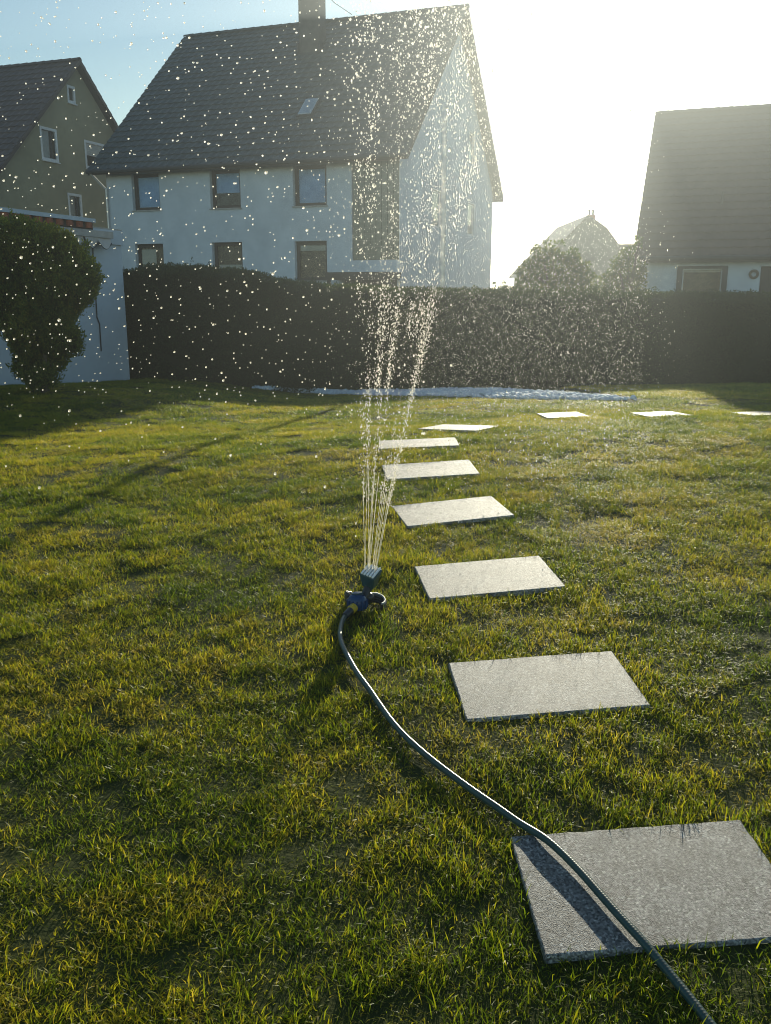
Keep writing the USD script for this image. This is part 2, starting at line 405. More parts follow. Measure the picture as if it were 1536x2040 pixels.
# tall stair window of glass blocks
jt = obj('block_window', box(-1.658, -.032, .10, .19, 2.632, 5.698), 'block_joint', hs)
nb, mb = 8, 15
for r in range(mb):
    for c in range(nb):
        x0 = -1.66 + .02 + c * (1.59 / nb); z0 = 2.63 + .02 + r * (3.03 / mb)
        obj('glass_block', trimesh.creation.box([1.59 / nb - .016, .05, 3.03 / mb - .016], trimesh.transformations.translation_matrix([x0 + .795 / nb, .085 + R.uniform(-.004, .004), z0 + 1.515 / mb])), 'block_glass', jt)
# porch below it
obj('porch_roof', cat(box(-2.19, .05, -1.05, -.003, 2.06, 2.23), box(-2.15, .01, -1.02, -.006, 2.00, 2.058)), 'brown_wood', hs)
obj('porch_screen', box(-1.94, -.11, .02, .06, -.4, 2.01), 'brown_wood', hs)
for xx in (-2.1, -.06):
    obj('porch_post', box(xx - .05, xx + .05, -1.0, -.9, -.4, 1.998), 'brown_wood', hs)
gable_roof(hs, -LW - .45, .40, -.42, WW + .42, 6.5, 5.76, 11.72, 'roof_tile_dark')
sl = (11.72 - 5.76) / 6.92
roofz = lambda v: 5.76 + (v + .42) * sl
obj('gutter', tube(np.stack([np.linspace(-LW - .45, .40, 3), np.full(3, -.49), np.full(3, 5.73)], 1), .065, 8), 'dark_metal', hs, smooth=40)
dp = at(197, 340, 33.6), at(217, 377, 33.7)
tl = lambda p: np.array([(p - C) @ U, (p - C) @ V, p[2]])
obj('downpipe', cat(tube([(-LW - .34, -.44, 5.70), (-LW - .02, -.09, 5.20)], .045, 8), tube([(-LW + .02, -.07, 5.21), (-LW + .02, -.07, -.3)], .045, 8)), 'zinc', hs, smooth=40)
ch = obj('chimney', cat(box(-5.57, -4.77, 4.72, 5.40, 9.4, 13.9), box(-5.63, -4.71, 4.66, 5.46, 13.9, 14.0)), 'chimney_slate', hs)
obj('chimney_flashing', cat(box(-5.63, -4.71, 4.64, 4.715, 9.9, 10.25), box(-5.64, -5.575, 4.64, 5.4, 10.0, 10.6), box(-4.765, -4.70, 4.64, 5.4, 10.0, 10.6)), 'dark_metal', hs)
obj('lightning_wire', tube([(-4.75, 4.9, 12.4), (-4.5, 5.6, 12.1), (-4.15, 6.5, 11.9)], .012, 5), 'dark_metal', hs)
# skylight
c_, s_ = 6.92 / math.hypot(6.92, 5.96), 5.96 / math.hypot(6.92, 5.96)


def on_slope(x0, x1, v0, v1, n0, n1):
    b = []
    for x in (x0, x1):
        for v in (v0, v1):
            for n in (n0, n1):
                b.append([x, v - n * s_, roofz(v) + n * c_])
    return trimesh.convex.convex_hull(np.array(b))


sk = obj('skylight', on_slope(-4.22, -3.64, 1.45, 2.25, .02, .10), 'dark_metal', hs)
gp_ = [[x, v - .138 * s_, roofz(v) + .138 * c_] for x, v in ((-4.17, 1.50), (-3.69, 1.50), (-3.69, 2.20), (-4.17, 2.20))]
obj('pane', trimesh.Trimesh(np.array(gp_), np.array([[0, 1, 2], [0, 2, 3]]), process=False), 'window_glass', sk)
obj('blind', on_slope(-4.17, -3.69, 1.50, 2.20, .108, .122), 'white_plastic', sk)

PB = at(880, 640, 18.0)
pt = at(880, 215, 18.0)[2]
po = thing('garden_pole', 'slim pale pole behind the hedge, before the gable, half hidden by the spray', 'pole', (PB[0], PB[1], -.25))
obj('shaft', tube([(0, 0, -.3), (0, 0, 2.4), (0, 0, pt + .25)], [.050, .045, .038], 12), 'zinc', po, smooth=40)
obj('finial', shift(trimesh.creation.uv_sphere(.055, count=[10, 16]), 0, 0, pt + .28), 'white_plastic', po, smooth=True)

# ------------------------------------------------------------------ left house
A = at(148, 117, 37.0)
lh = thing('beige_house', 'tall olive beige gabled house at the left edge, its wall facing right', 'house', (A[0], A[1], 0), -TH)
RZ, EZ, HWD = 10.15, 4.9, 5.6
LWIN = [(-2.25, -1.42, 6.40, 7.46), (-.53, -.17, 8.66, 9.18), (.27, 1.42, 6.42, 7.36), (-.97, -.25, 4.46, 5.28)]
lbody = prism([(-HWD, -.6), (HWD, -.6), (HWD, EZ - .12), (0, RZ - .16), (-HWD, EZ - .12)], -12, 0)
obj('wall', cut(lbody, [box(-.3, .2, a, b, z0, z1) for a, b, z0, z1 in LWIN]), 'beige_render', lh)
for k, (a, b, z0, z1) in enumerate(LWIN):
    fr = .07
    fm = cut(box(-.07, .012, a - .05, b + .05, z0 - .05, z1 + .05), [box(-.2, .2, a + fr * .6, b - fr * .6, z0 + fr * .6, z1 - fr * .6)])
    w = obj('window', fm, 'white_plastic', lh)
    obj('pane', sheet(-.04, -.036, a + .05, b - .05, z0 + .05, z1 - .05), 'window_glass', w)
    if k in (0, 3):
        obj('blind', box(-.12, -.11, a + .05, b - (b - a) * .34, z0 + .05, z1 - .05), 'white_plastic', w)
        obj('mullion', box(-.06, -.035, b - (b - a) * .34, b - (b - a) * .34 + .06, z0 + .05, z1 - .05), 'dark_metal', w)
    if k == 2:
        for t in range(6):
            obj('shutter_slat', box(-.034, -.014, a + .05, b - .05, z1 - .05 - .075 * (t + 1), z1 - .05 - .075 * t - .006), 'shutter', w)
    obj('room', box(-.29, -.285, a + .01, b - .01, z0 + .01, z1 - .01), 'room_dark', w)
    obj('sill', box(-.05, .07, a - .07, b + .07, z0 - .09, z0 - .055), 'white_plastic', w)
gable_roof(lh, -12.3, .22, -HWD - .35, HWD + .35, 0, EZ - .33, RZ, 'roof_tile_plum')
nv = 20
for side in (-1, 1):
    for k in range(nv):
        t0, t1 = k / nv, (k + 1.12) / nv
        y0, y1 = side * (HWD + .35) * (1 - t0), side * (HWD + .35) * (1 - t1)
        z0, z1 = EZ - .33 + (RZ - EZ + .33) * t0, EZ - .33 + (RZ - EZ + .33) * t1
        pts = [[x, yy, zz + n] for x in (.10, .27) for yy, zz, e in ((y0, z0, .035), (y1, z1, 0)) for n in (e - .10, e + .05)]
        obj('verge_tile', trimesh.convex.convex_hull(np.array(pts)), 'roof_tile_plum', lh)

# ------------------------------------------------------------------ garage at the left with its awning
G = at(0, 770, 13.0)
ga = thing('garage', 'low white flat roofed garage wall on the left, behind the conical bush', 'garage', (G[0], G[1], 0), -TH)
obj('wall', box(-5.0, 0, -7.0, 3.14, -.6, 2.40), 'garage_render', ga)
obj('roof_band', box(-5.0, .03, 2.30, 3.17, 2.33, 2.56), 'garage_render', ga)
obj('roof_sheet', box(-5.0, .02, -7.0, 3.16, 2.562, 2.585), 'grey_metal', ga)
obj('roof_capping', box(-.25, .10, -7.0, 2.36, 2.64, 2.70), 'garage_render', ga)
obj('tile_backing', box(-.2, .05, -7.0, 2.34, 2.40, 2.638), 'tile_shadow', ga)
for k in range(40):
    b = 2.31 - .235 * k
    g = np.linspace(0, np.pi, 7)
    for (w0, mt, e) in ((.155, 'brick_red', .0),):
        vv = np.vstack([np.stack([.052 + .045 * np.sin(g), b - w0 / 2 + w0 / 2 * np.cos(g), np.full(7, z)], 1) for z in (2.55, 2.637)])
        ff = []
        for t in range(6):
            ff += [[t, 7 + t, 8 + t], [t, 8 + t, 1 + t]]
        ff += [[0, t + 1, t] for t in range(1, 6)]
        obj('roof_tile', trimesh.Trimesh(vv, np.array(ff), process=False), mt, ga)
obj('fascia_board', box(.004, .16, -7.0, 2.72, 2.41, 2.515), 'brown_wood' if False else 'grey_metal', ga)
# scalloped awning valance below the board
sc = []
for k in range(24):
    b1 = 2.66 - .34 * k; b0 = b1 - .335
    t = np.linspace(0, 1, 9)
    yy = b0 + (b1 - b0) * t
    zz = 2.405 - .07 - .10 * np.sin(np.pi * t)
    vv = np.vstack([np.stack([np.full(9, .13 + .012 * math.sin(k * 2.1)), yy, np.full(9, 2.408)], 1), np.stack([.15 + .02 * np.sin(np.pi * t + k), yy, zz], 1)])
    ff = np.array([[a, a + 1, 10 + a] for a in range(8)] + [[a, 10 + a, 9 + a] for a in range(8)])
    obj('valance', trimesh.Trimesh(np.vstack([vv, vv + [.006, 0, 0]]), np.vstack([ff, ff[:, ::-1] + 18]), process=False), 'awning_cloth', ga)
    sc.append(tube(np.stack([np.full(9, .16), yy, zz], 1), .009, 5))
obj('valance_trim', cat(sc), 'dark_metal', ga)
cw = [at(x, y, 15.2) for x, y in ((187, 488), (190, 560), (190, 632), (211, 646), (212, 700))]
cl = [np.array([.012, (p - G) @ V, p[2]]) for p in cw]
obj('wall_cable', tube(cl, .010, 6), 'dark_metal', ga)

# ------------------------------------------------------------------ right house
Rr = at(1280, 515, 27.0)
rh = thing('bungalow', 'white bungalow with tall steep reddish brown roof on the right, hedge in front', 'house', (Rr[0], Rr[1], 0), -TH)
RW = [(1.11, 2.24, .95, 2.27), (3.22, 4.2, -.3, 2.30)]
rb = prism([(0, -.6), (10, -.6), (10, 2.70), (5, 7.10), (0, 2.70)], 0, 11)
obj('wall', cut(rb, [box(a, b, -.2, .3, z0, z1) for a, b, z0, z1 in RW]), 'white_render', rh)
w = window(rh, *RW[0], depth=.08, fr=.06, frame_mat='white_plastic', cover='shutter', blind_to=2.15)
obj('shutter_guide', cut(box(RW[0][0] - .12, RW[0][1] + .12, -.03, -.002, .95, 2.32), [box(RW[0][0] + .03, RW[0][1] - .03, -.2, .2, .9, 2.25)]), 'dark_metal', rh)
obj('room', box(1.12, 2.23, .29, .296, .96, 2.26), 'room_dark', rh)
dr = obj('door', rbox(3.24, 4.18, .08, .13, -.29, 2.28, .008, 1), 'brown_wood', rh)
obj('door_handle', cyl((3.32, .03, .85), (3.44, .03, .85), .012), 'zinc', dr)
wr = trimesh.creation.torus(.10, .035, 24, 10)
wr.apply_transform(trimesh.transformations.rotation_matrix(np.pi / 2, [1, 0, 0]))
obj('door_wreath', shift(wr, 3.05, -.05, 2.08), 'bark', rh, smooth=True)
gable_roof(rh, -.24, 11.2, -.34, 10.34, 5, 2.56, 7.30, 'roof_tile_brown', wave=.02)
obj('gutter', tube(np.stack([np.linspace(-.24, 11.2, 3), np.full(3, -.40), np.full(3, 2.53)], 1), .06, 8), 'dark_metal', rh, smooth=40)
obj('vent_pipe', cyl((2.05, 1.35, 3.9), (2.05, 1.35, 4.45), .04), 'chimney_slate', rh, smooth=40)

# ------------------------------------------------------------------ far house
D0 = at(1170, 560, 44.0)
fh = thing('far_house', 'small distant gabled house with short chimney and two pots, fading in the glare', 'house', (D0[0], D0[1], .2 * ZC))
UsdGeom.Xformable(fh).AddScaleOp().Set((.8, .8, .8))
prof = [(-3.2, -1.2), (1.9, -1.2), (1.9, 4.15), (1.62, 4.5), (.92, 5.36), (.18, 5.85), (-.25, 6.06), (-3.2, 3.05)]


def prof_y(poly, y0, y1):
    m = prism(poly, y0, y1)
    v = m.vertices
    return trimesh.Trimesh(np.stack([v[:, 1], v[:, 0], v[:, 2]], 1), m.faces[:, ::-1], process=False)


obj('wall', cut(prof_y([(a * .97 if z > 3 else a, z - .10) for a, z in prof], 0, 9), [box(.93, 1.75, -.2, .2, 1.9, 2.62)]), 'grey_render', fh)
top = [(1.98, 4.02), (1.62, 4.5), (.92, 5.36), (.18, 5.85), (-.25, 6.06), (-3.45, 2.80)]
obj('roof', prof_y(top + [(a, z - .13) for a, z in top[::-1]], -.35, 9.3), 'roof_tile_brown', fh)
fc = obj('chimney', box(.02, .42, .6, 1.1, 5.4, 6.18), 'brick_red', fh)
for xx in (.10, .32):
    obj('chimney_pot', cat(cyl((xx, .85, 6.18), (xx, .85, 6.40), .055, 10), cyl((xx, .85, 6.40), (xx, .85, 6.46), .075, 10)), 'chimney_slate', fc, smooth=40)
fw = obj('window', cut(box(.94, 1.74, .05, .10, 1.91, 2.61), [box(.99, 1.69, -.2, .2, 1.96, 2.56)]), 'brown_wood', fh)
obj('pane', sheet(.99, 1.69, .07, .075, 1.96, 2.56), 'window_glass', fw)
obj('room', box(.94, 1.74, .19, .195, 1.91, 2.61), 'room_dark', fh)
obj('annex', box(1.9, 5.2, 1.0, 6.0, -1.2, 4.35), 'grey_render', fh)
obj('annex_roof', box(1.85, 5.3, .9, 6.1, 4.352, 4.52), 'roof_tile_brown', fh)


# ------------------------------------------------------------------ foliage
def leaves(n, size, place_fn, seed, aspect=0.5, up=0.0):
    """n small folded leaves (two triangles each); place_fn gives positions and outward directions."""
    r = np.random.default_rng(seed)
    p, out = place_fn(n, r)
    d = r.normal(size=(n, 3)); d += out * 0.9 + np.array([0, 0, up])
    d /= np.linalg.norm(d, axis=1, keepdims=True)
    s = np.cross(d, r.normal(size=(n, 3))); s /= np.linalg.norm(s, axis=1, keepdims=True)
    L = size * r.uniform(.6, 1.35, (n, 1))
    a, b = p, p + d * L
    m = p + d * L * .5
    nrm = np.cross(d, s)
    v = np.stack([a, m + s * L * aspect / 2 + nrm * L * .1, b, m - s * L * aspect / 2 + nrm * L * .1], 1).reshape(-1, 3)
    k = np.arange(n) * 4
    f = np.vstack([np.stack([k, k + 1, k + 2], 1), np.stack([k, k + 2, k + 3], 1)])
    tone = np.repeat(r.uniform(0, 1, n), 4)
    return trimesh.Trimesh(v, f, process=False), tone


def ball(rad):
    def fn(n, r):
        d = r.normal(size=(n, 3)); d /= np.linalg.norm(d, axis=1, keepdims=True)
        return d * rad * r.uniform(.1, 1, (n, 1)) ** .6, d
    return fn


def quats(yaw, normal=None, lean=None):
    """Quaternions (w, x, y, z) that turn by yaw about z and lean z towards a normal."""
    n = len(yaw)
    qz = np.stack([np.cos(yaw / 2), np.zeros(n), np.zeros(n), np.sin(yaw / 2)], 1)
    if normal is None:
        return qz
    z = np.array([0, 0, 1.0])
    ax = np.cross(np.broadcast_to(z, (n, 3)), normal)
    w = 1 + normal[:, 2]
    qt = np.concatenate([w[:, None], ax], 1)
    qt /= np.linalg.norm(qt, axis=1, keepdims=True) + 1e-12
    w1, x1, y1, z1 = qt.T
    w2, x2, y2, z2 = qz.T
    return np.stack([w1 * w2 - x1 * x2 - y1 * y2 - z1 * z2, w1 * x2 + x1 * w2 + y1 * z2 - z1 * y2, w1 * y2 - x1 * z2 + y1 * w2 + z1 * x2, w1 * z2 + x1 * y2 - y1 * x2 + z1 * w2], 1)


def instancer(where, protos, matname, pos, q, scale, idx, label=None, cat=None, kind='stuff'):
    pi = UsdGeom.PointInstancer.Define(stage, where)
    targets = []
    for k, (m, tone) in enumerate(protos):
        pm = usdkit.mesh(stage, f'{where}/clump_{k:03d}' if k else f'{where}/clump', m, '/World/Looks/' + matname, False)
        primvar(pm.GetPrim(), 'tone', tone)
        targets.append(pm.GetPath())
    pi.CreatePrototypesRel().SetTargets(targets)
    pi.CreatePositionsAttr(Vt.Vec3fArray.FromNumpy(np.asarray(pos, np.float32)))
    qq = np.asarray(q, np.float32)
    pi.CreateOrientationsAttr(Vt.QuathArray([Gf.Quath(float(a), float(b), float(c), float(d)) for a, b, c, d in qq]))
    pi.CreateScalesAttr(Vt.Vec3fArray.FromNumpy(np.asarray(scale, np.float32)))
    pi.CreateProtoIndicesAttr(Vt.IntArray.FromNumpy(np.asarray(idx, np.int32)))
    data(pi.GetPrim(), label, cat, kind=kind)
    return pi.GetPrim()


def foliage(parent, name, matname, pts, nrm, protos, smin, smax, seed):
    r = np.random.default_rng(seed)
    n = len(pts)
    s = r.uniform(smin, smax, n)
    return instancer(free(path(parent), name), protos, matname, pts, quats(r.uniform(0, 2 * np.pi, n), nrm), np.stack([s, s, s], 1), r.integers(0, len(protos), n))


# the hedge: front line from the left end to beyond the right edge of the picture
HB = at(240, 765, 16.4)
HDIR = np.array([math.cos(math.radians(2.5)), -math.sin(math.radians(2.5)), 0.0])
HN = np.array([HDIR[1], -HDIR[0], 0.0]); HN = HN if HN[1] < 0 else -HN
hd = thing('clipped_hedge', 'long dense clipped dark green hedge across the back of the lawn', 'hedge', (HB[0], HB[1], 0))
top_px = [(240, 548), (262, 536), (300, 532), (400, 535), (480, 543), (540, 557), (600, 568), (690, 575), (800, 578), (1000, 583), (1280, 588), (1700, 590), (2400, 592)]


def hedge_front(s):
    return HB + HDIR * s


ss, zz = [], []
for a, b in top_px:
    d = ray(a, b)
    t = np.dot(HB - EYE, HN) / np.dot(d, HN)
    p = EYE + d * t
    ss.append((p - HB) @ HDIR); zz.append(p[2])
HTOP = PchipInterpolator(ss, zz, extrapolate=True)
HL = 15.5
HT = 1.0                                             # how thick the hedge is
s_ = np.linspace(0.06, HL, 180)
prof_n = 26
rows = []
for s in s_:
    p0 = HB + HDIR * s
    zt = float(HTOP(s)) - .05
    zb = float(terr(p0[0], p0[1])) - .15
    ring = []
    for k in range(10):
        t = k / 9
        ring.append((-.04 + .05 * math.sin(t * 3), zb + (zt - .08 - zb) * t))
    for k in range(1, 7):
        ring.append((.04 + (HT - .08) * k / 6, zt))
    for k in range(10):
        t = 1 - k / 9
        ring.append((HT, zb + (zt - .08 - zb) * t))
    rows.append([(p0 - HN * n - np.array([HB[0], HB[1], 0]))[:2].tolist() + [z] for n, z in ring])
rows = np.array(rows)
npr = rows.shape[1]
vn = (meshkit.fbm(rows * 2.2, 3, 4) - .5) * .16
rows = rows + HN[None, None] * vn[..., None]
i, j = np.meshgrid(np.arange(len(s_) - 1), np.arange(npr - 1), indexing='ij')
q = np.stack([i * npr + j, (i + 1) * npr + j, (i + 1) * npr + j + 1, i * npr + j + 1], -1).reshape(-1, 4)
hv = rows.reshape(-1, 3)
ends = np.vstack([np.stack([np.zeros(npr - 2, int), np.arange(1, npr - 1), np.arange(2, npr)], 1)])
core = trimesh.Trimesh(hv, np.vstack([q[:, [0, 1, 2]], q[:, [0, 2, 3]], ends]), process=False)
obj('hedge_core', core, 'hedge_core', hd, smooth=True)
# twigs and leaves over front, top and end
tri = core.triangles
nf = core.face_normals
cen = tri.mean(1)
front = (cen[:, 1] + HB[1] < (HB[1] + 0.75)) | (cen[:, 2] > 1.1)
area = core.area_faces * front
rr_ = np.random.default_rng(5)
NH = 1500
pick = rr_.choice(len(area), NH, p=area / area.sum())
bc = rr_.dirichlet((1, 1, 1), NH)
hp = (tri[pick] * bc[..., None]).sum(1)
hn = nf[pick]
sgn = np.sign((hn * (hp - (hv.mean(0) * [0, 1, 1] + [0, 0, 0] + hp * [1, 0, 0]))).sum(1))
hn = hn * np.where(sgn == 0, 1, sgn)[:, None]
hp = hp + hn * rr_.uniform(-.03, .03, (NH, 1))
pad = lambda n, r: (np.stack([r.uniform(-.15, .15, n) + r.normal(0, .015, n), r.uniform(-.15, .15, n) + r.normal(0, .015, n), r.normal(0, .028, n) + .03 * np.sin(r.uniform(0, 6.28, n))], 1), np.tile([0, 0, 1.0], (n, 1)))
hproto = [leaves(620, .036, pad, 100 + k, .55, .25) for k in range(6)]
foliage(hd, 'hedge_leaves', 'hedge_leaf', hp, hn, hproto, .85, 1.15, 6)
# sprigs that stick out of the top
tk = np.linspace(.1, HL - .1, 700)
tp = np.array([np.append((HB + HDIR * s - HN * rr_.uniform(0, .9))[:2] - HB[:2], float(HTOP(s)) - .05 + rr_.exponential(.022)) for s in tk])
foliage(hd, 'hedge_sprigs', 'hedge_leaf', tp, np.tile([0, 0, 1.0], (len(tp), 1)), [leaves(22, .026, lambda n, r: (np.stack([r.normal(0, .012, n), r.normal(0, .012, n), r.uniform(-.02, .09, n)], 1), np.tile([0, 0, 1.0], (n, 1))), 140 + k, .45, .9) for k in range(3)], .7, 1.2, 8)

# the bush at the left
BB = on_lawn(78, 777)
bu = thing('yew_bush', 'broad bushy evergreen shrub, narrow at its foot, before the white garage wall', 'shrub', (BB[0], BB[1], BB[2] - .05))
BK = BB[1] / F * 1.0
blobs = []
for px, py, rx, ry in ((15, 482, 40, 36), (60, 488, 44, 36), (105, 505, 42, 38), (140, 535, 38, 38), (172, 552, 24, 24), (40, 540, 60, 54), (115, 570, 58, 48), (158, 582, 28, 26), (15, 600, 46, 50), (90, 622, 56, 42), (132, 600, 34, 30), (62, 660, 48, 38), (112, 668, 36, 30), (150, 690, 14, 16), (75, 700, 46, 34), (100, 715, 30, 28), (70, 738, 36, 26), (85, 758, 30, 16), (-35, 520, 50, 60), (-55, 600, 44, 54)):
    p = at(px, py, BB[1] + R.uniform(-.15, .15)) - np.array([BB[0], BB[1], BB[2] - .05])
    blobs.append((p, rx * BK, ry * BK))
bp, bn = [], []
for p, rx, rz in blobs:
    n = int(620 * rx * rz / .16)
    d = R.normal(size=(n, 3)); d /= np.linalg.norm(d, axis=1, keepdims=True)
    rad = R.uniform(.62, 1.02, (n, 1)) * (.82 + .34 * meshkit.noise(d * 3.2 + p * 5, 6)[:, None])
    x = p + d * rad * np.array([rx, min(rx, .55), rz])
    bp.append(x); bn.append(d)
bp, bn = np.vstack(bp), np.vstack(bn)
inside = np.zeros(len(bp), bool)
for p, rx, rz in blobs:
    inside |= (((bp - p) / np.array([rx, min(rx, .55), rz])) ** 2).sum(1) < .42
keep = ~inside & (bp[:, 2] > .02)
bp, bn = bp[keep], bn[keep]
bn = bn * .5 + np.array([0, 0, .9]); bn /= np.linalg.norm(bn, axis=1, keepdims=True)
sprig = lambda n, r: (np.stack([r.normal(0, .022, n), r.normal(0, .022, n), r.uniform(-.07, .11, n)], 1), np.tile([0, 0, 1.0], (n, 1)))
sv, sf, st_, o = [], [], [], 0
sprigs = [leaves(40, .042, sprig, 160 + k, .38, .6) for k in range(5)]
rb_ = np.random.default_rng(9)
for i in range(len(bp)):
    m, tone = sprigs[rb_.integers(0, 5)]
    z = bn[i]; x_ = np.cross(z, rb_.normal(size=3)); x_ /= np.linalg.norm(x_); y_ = np.cross(z, x_)
    v = m.vertices * rb_.uniform(.75, 1.3)
    sv.append(v[:, :1] * x_ + v[:, 1:2] * y_ + v[:, 2:] * z + bp[i]); sf.append(m.faces + o); o += len(v)
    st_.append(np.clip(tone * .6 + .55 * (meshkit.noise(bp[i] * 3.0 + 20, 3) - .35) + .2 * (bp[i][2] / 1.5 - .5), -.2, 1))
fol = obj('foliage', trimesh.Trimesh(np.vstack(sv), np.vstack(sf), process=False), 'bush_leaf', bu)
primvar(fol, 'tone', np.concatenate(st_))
bl = []
for p, rx, rz in blobs:
    s = trimesh.creation.icosphere(3, 1.0)
    v = s.vertices * (0.48 + .25 * meshkit.fbm(s.vertices * 2 + p, 3, 2)[:, None]) * np.array([rx, min(rx, .55), rz]) + p
    bl.append(trimesh.Trimesh(v, s.faces, process=False))
obj('inner_growth', cat(bl), 'hedge_core', bu, smooth=True)
obj('stem', cat([tube([(R.uniform(-.1, .1), R.uniform(-.1, .1), 0), (R.uniform(-.2, .2), R.uniform(-.1, .1), .5)], [.04, .025], 8) for _ in range(6)]), 'bark', bu, smooth=True)


def tree(name, label, base, crown, size, leaf, n, seed, group=None, branches=7, category='tree'):
    """crown: list of (x, y, z, rx, rz) lobes relative to the base."""
    r = np.random.default_rng(seed)
    t = thing(name, label, category, base, group=group)
    zc_ = np.mean([c[2] for c in crown])
    limbs = [tube([(0, 0, -.3), (.05, .02, zc_ * .45), (.1, 0, zc_ * .9)], [size * .05, size * .038, size * .015], 8)]
    for c in crown[:branches]:
        a = np.array([.05, .02, zc_ * r.uniform(.3, .7)])
        b = np.array(c[:3])
        limbs.append(tube([a, a * .5 + b * .5 + [0, 0, .08], b], [size * .02, size * .014, size * .006], 6))
    obj('trunk', cat(limbs), 'bark', t, smooth=True)
    pts, tot = [], sum(c[3] ** 2 * c[4] for c in crown)
    out = []
    for x, y, z, rx, rz in crown:
        k = int(n * rx ** 2 * rz / tot)
        d = r.normal(size=(k, 3)); d /= np.linalg.norm(d, axis=1, keepdims=True)
        cl = meshkit.noise((d * [rx, rx, rz] + [x, y, z]) * (3.0 / max(rx, .3)) + 40, seed)
        rad = (r.uniform(0, 1, (k, 1)) ** .4) * (0.65 + .55 * cl[:, None])
        q_ = np.array([x, y, z]) + d * rad * [rx, rx, rz]
        gap = meshkit.noise(q_ * 5.5 + 11, seed + 3) > .44
        pts.append(q_[gap]); out.append(d[gap])
    P_, O_ = np.vstack(pts), np.vstack(out)
    m, tone = leaves(len(P_), leaf, lambda n_, r_: (P_, O_), seed + 1, .55, .1)
    c = obj('crown', m, 'tree_leaf', t)
    primvar(c, 'tone', tone)
    return t


def lobes(Y, base, spec):
    out = []
    for px, py, rp in spec:
        p = at(px, py, Y + R.uniform(-.3, .3))
        k = Y / F * rp
        out.append((p[0] - base[0], p[1] - base[1], p[2] - base[2], k, k * .95))
    return out


b1 = at(1110, 640, 24.0); b1[2] = -.25
tree('garden_tree', 'loose leafy tree peeping over the hedge, left of the distant gabled house', b1, lobes(24, b1, [(1056, 540, 22), (1080, 508, 22), (1102, 520, 24), (1075, 545, 26), (1128, 528, 26), (1150, 548, 24), (1168, 566, 24), (1095, 555, 30), (1130, 575, 34), (1048, 568, 20), (1112, 494, 15), (1088, 490, 12), (1140, 510, 14), (1036, 540, 9), (1066, 520, 12), (1160, 530, 12)]), 3.2, .11, 10500, 31)
b2 = at(1245, 640, 26.0); b2[2] = -.25
tree('dark_tree', 'dull green round tree pressed against the left side of the bungalow', b2, lobes(26, b2, [(1215, 560, 20), (1232, 530, 20), (1252, 512, 20), (1268, 500, 16), (1274, 480, 9), (1250, 548, 26), (1225, 580, 24), (1268, 540, 22), (1262, 575, 26), (1205, 590, 20), (1240, 508, 12)]), 3.0, .10, 9000, 32)
b3 = at(1010, 640, 23.0); b3[2] = -.25
tree('low_shrub', 'low ragged shrub just over the hedge, right of the white house', b3, lobes(23, b3, [(990, 575, 18), (1010, 574, 16), (1030, 572, 16), (1050, 574, 18)]), 2.0, .06, 2200, 33, category='shrub')

# ------------------------------------------------------------------ gravel bed at the foot of the hedge
fr_px = [(505, 772), (560, 777), (620, 781.5), (700, 784.5), (800, 787), (900, 789), (1000, 791.5), (1100, 794), (1180, 796), (1275, 796)]
front_pts = np.array([on_lawn(x, y) for x, y in fr_px])
FS = (front_pts - HB) @ HDIR
FD = -((front_pts - HB) @ -HN)
bk_px = [(512, 768.5), (560, 766), (620, 765), (650, 762), (680, 766), (700, 772), (740, 769), (800, 768), (900, 773), (1000, 778), (1100, 784), (1180, 789), (1275, 793.5)]
back_pts = np.array([on_lawn(x, y) for x, y in bk_px])
BS, BD = (back_pts - HB) @ HDIR, (back_pts - HB) @ HN
r = np.random.default_rng(21)
gp = []
for k in range(5200):
    s = r.uniform(FS[0], FS[-1])
    f0 = np.interp(s, FS, (front_pts - HB) @ HN)     # how far the bed's front and back edges lie before the hedge
    f1 = max(np.interp(s, BS, BD), .02)
    t = r.uniform(0, 1)
    ends = np.clip(min((s - FS[0]) / .35, (FS[-1] - s) / 1.3), 0, 1)
    if r.uniform() > ends:
        continue
    p = HB + HDIR * s + HN * (f0 + (f1 - f0) * t)
    lift = .045 * ends * (1 - abs(t - .5) * 2) * (.3 + meshkit.noise(np.array([s * 2.3, t * 2, 0.]), 2))
    gp.append([p[0], p[1], float(terr(p[0], p[1])) - .012 + .009 + lift + r.uniform(-.012, .012)])
gp = np.array(gp)
sc_ = r.uniform(.6, 1.5, len(gp))
peb = []
for k in range(4):
    m = trimesh.creation.icosphere(1, .028)
    m.vertices *= (0.75 + .5 * meshkit.noise(m.vertices * 40 + k * 9, k)[:, None]) * [1.25, .95, .7]
    peb.append((m, np.zeros(len(m.vertices))))
instancer(free('/World', 'gravel_bed'), peb, 'pebble', gp, quats(r.uniform(0, 6.28, len(gp)), np.array([d / np.linalg.norm(d) for d in r.normal(size=(len(gp), 3)) * .4 + [0, 0, 1]])), np.stack([sc_] * 3, 1), r.integers(0, 4, len(gp)),
          label='strip of heaped white gravel at the foot of the hedge', cat='gravel')

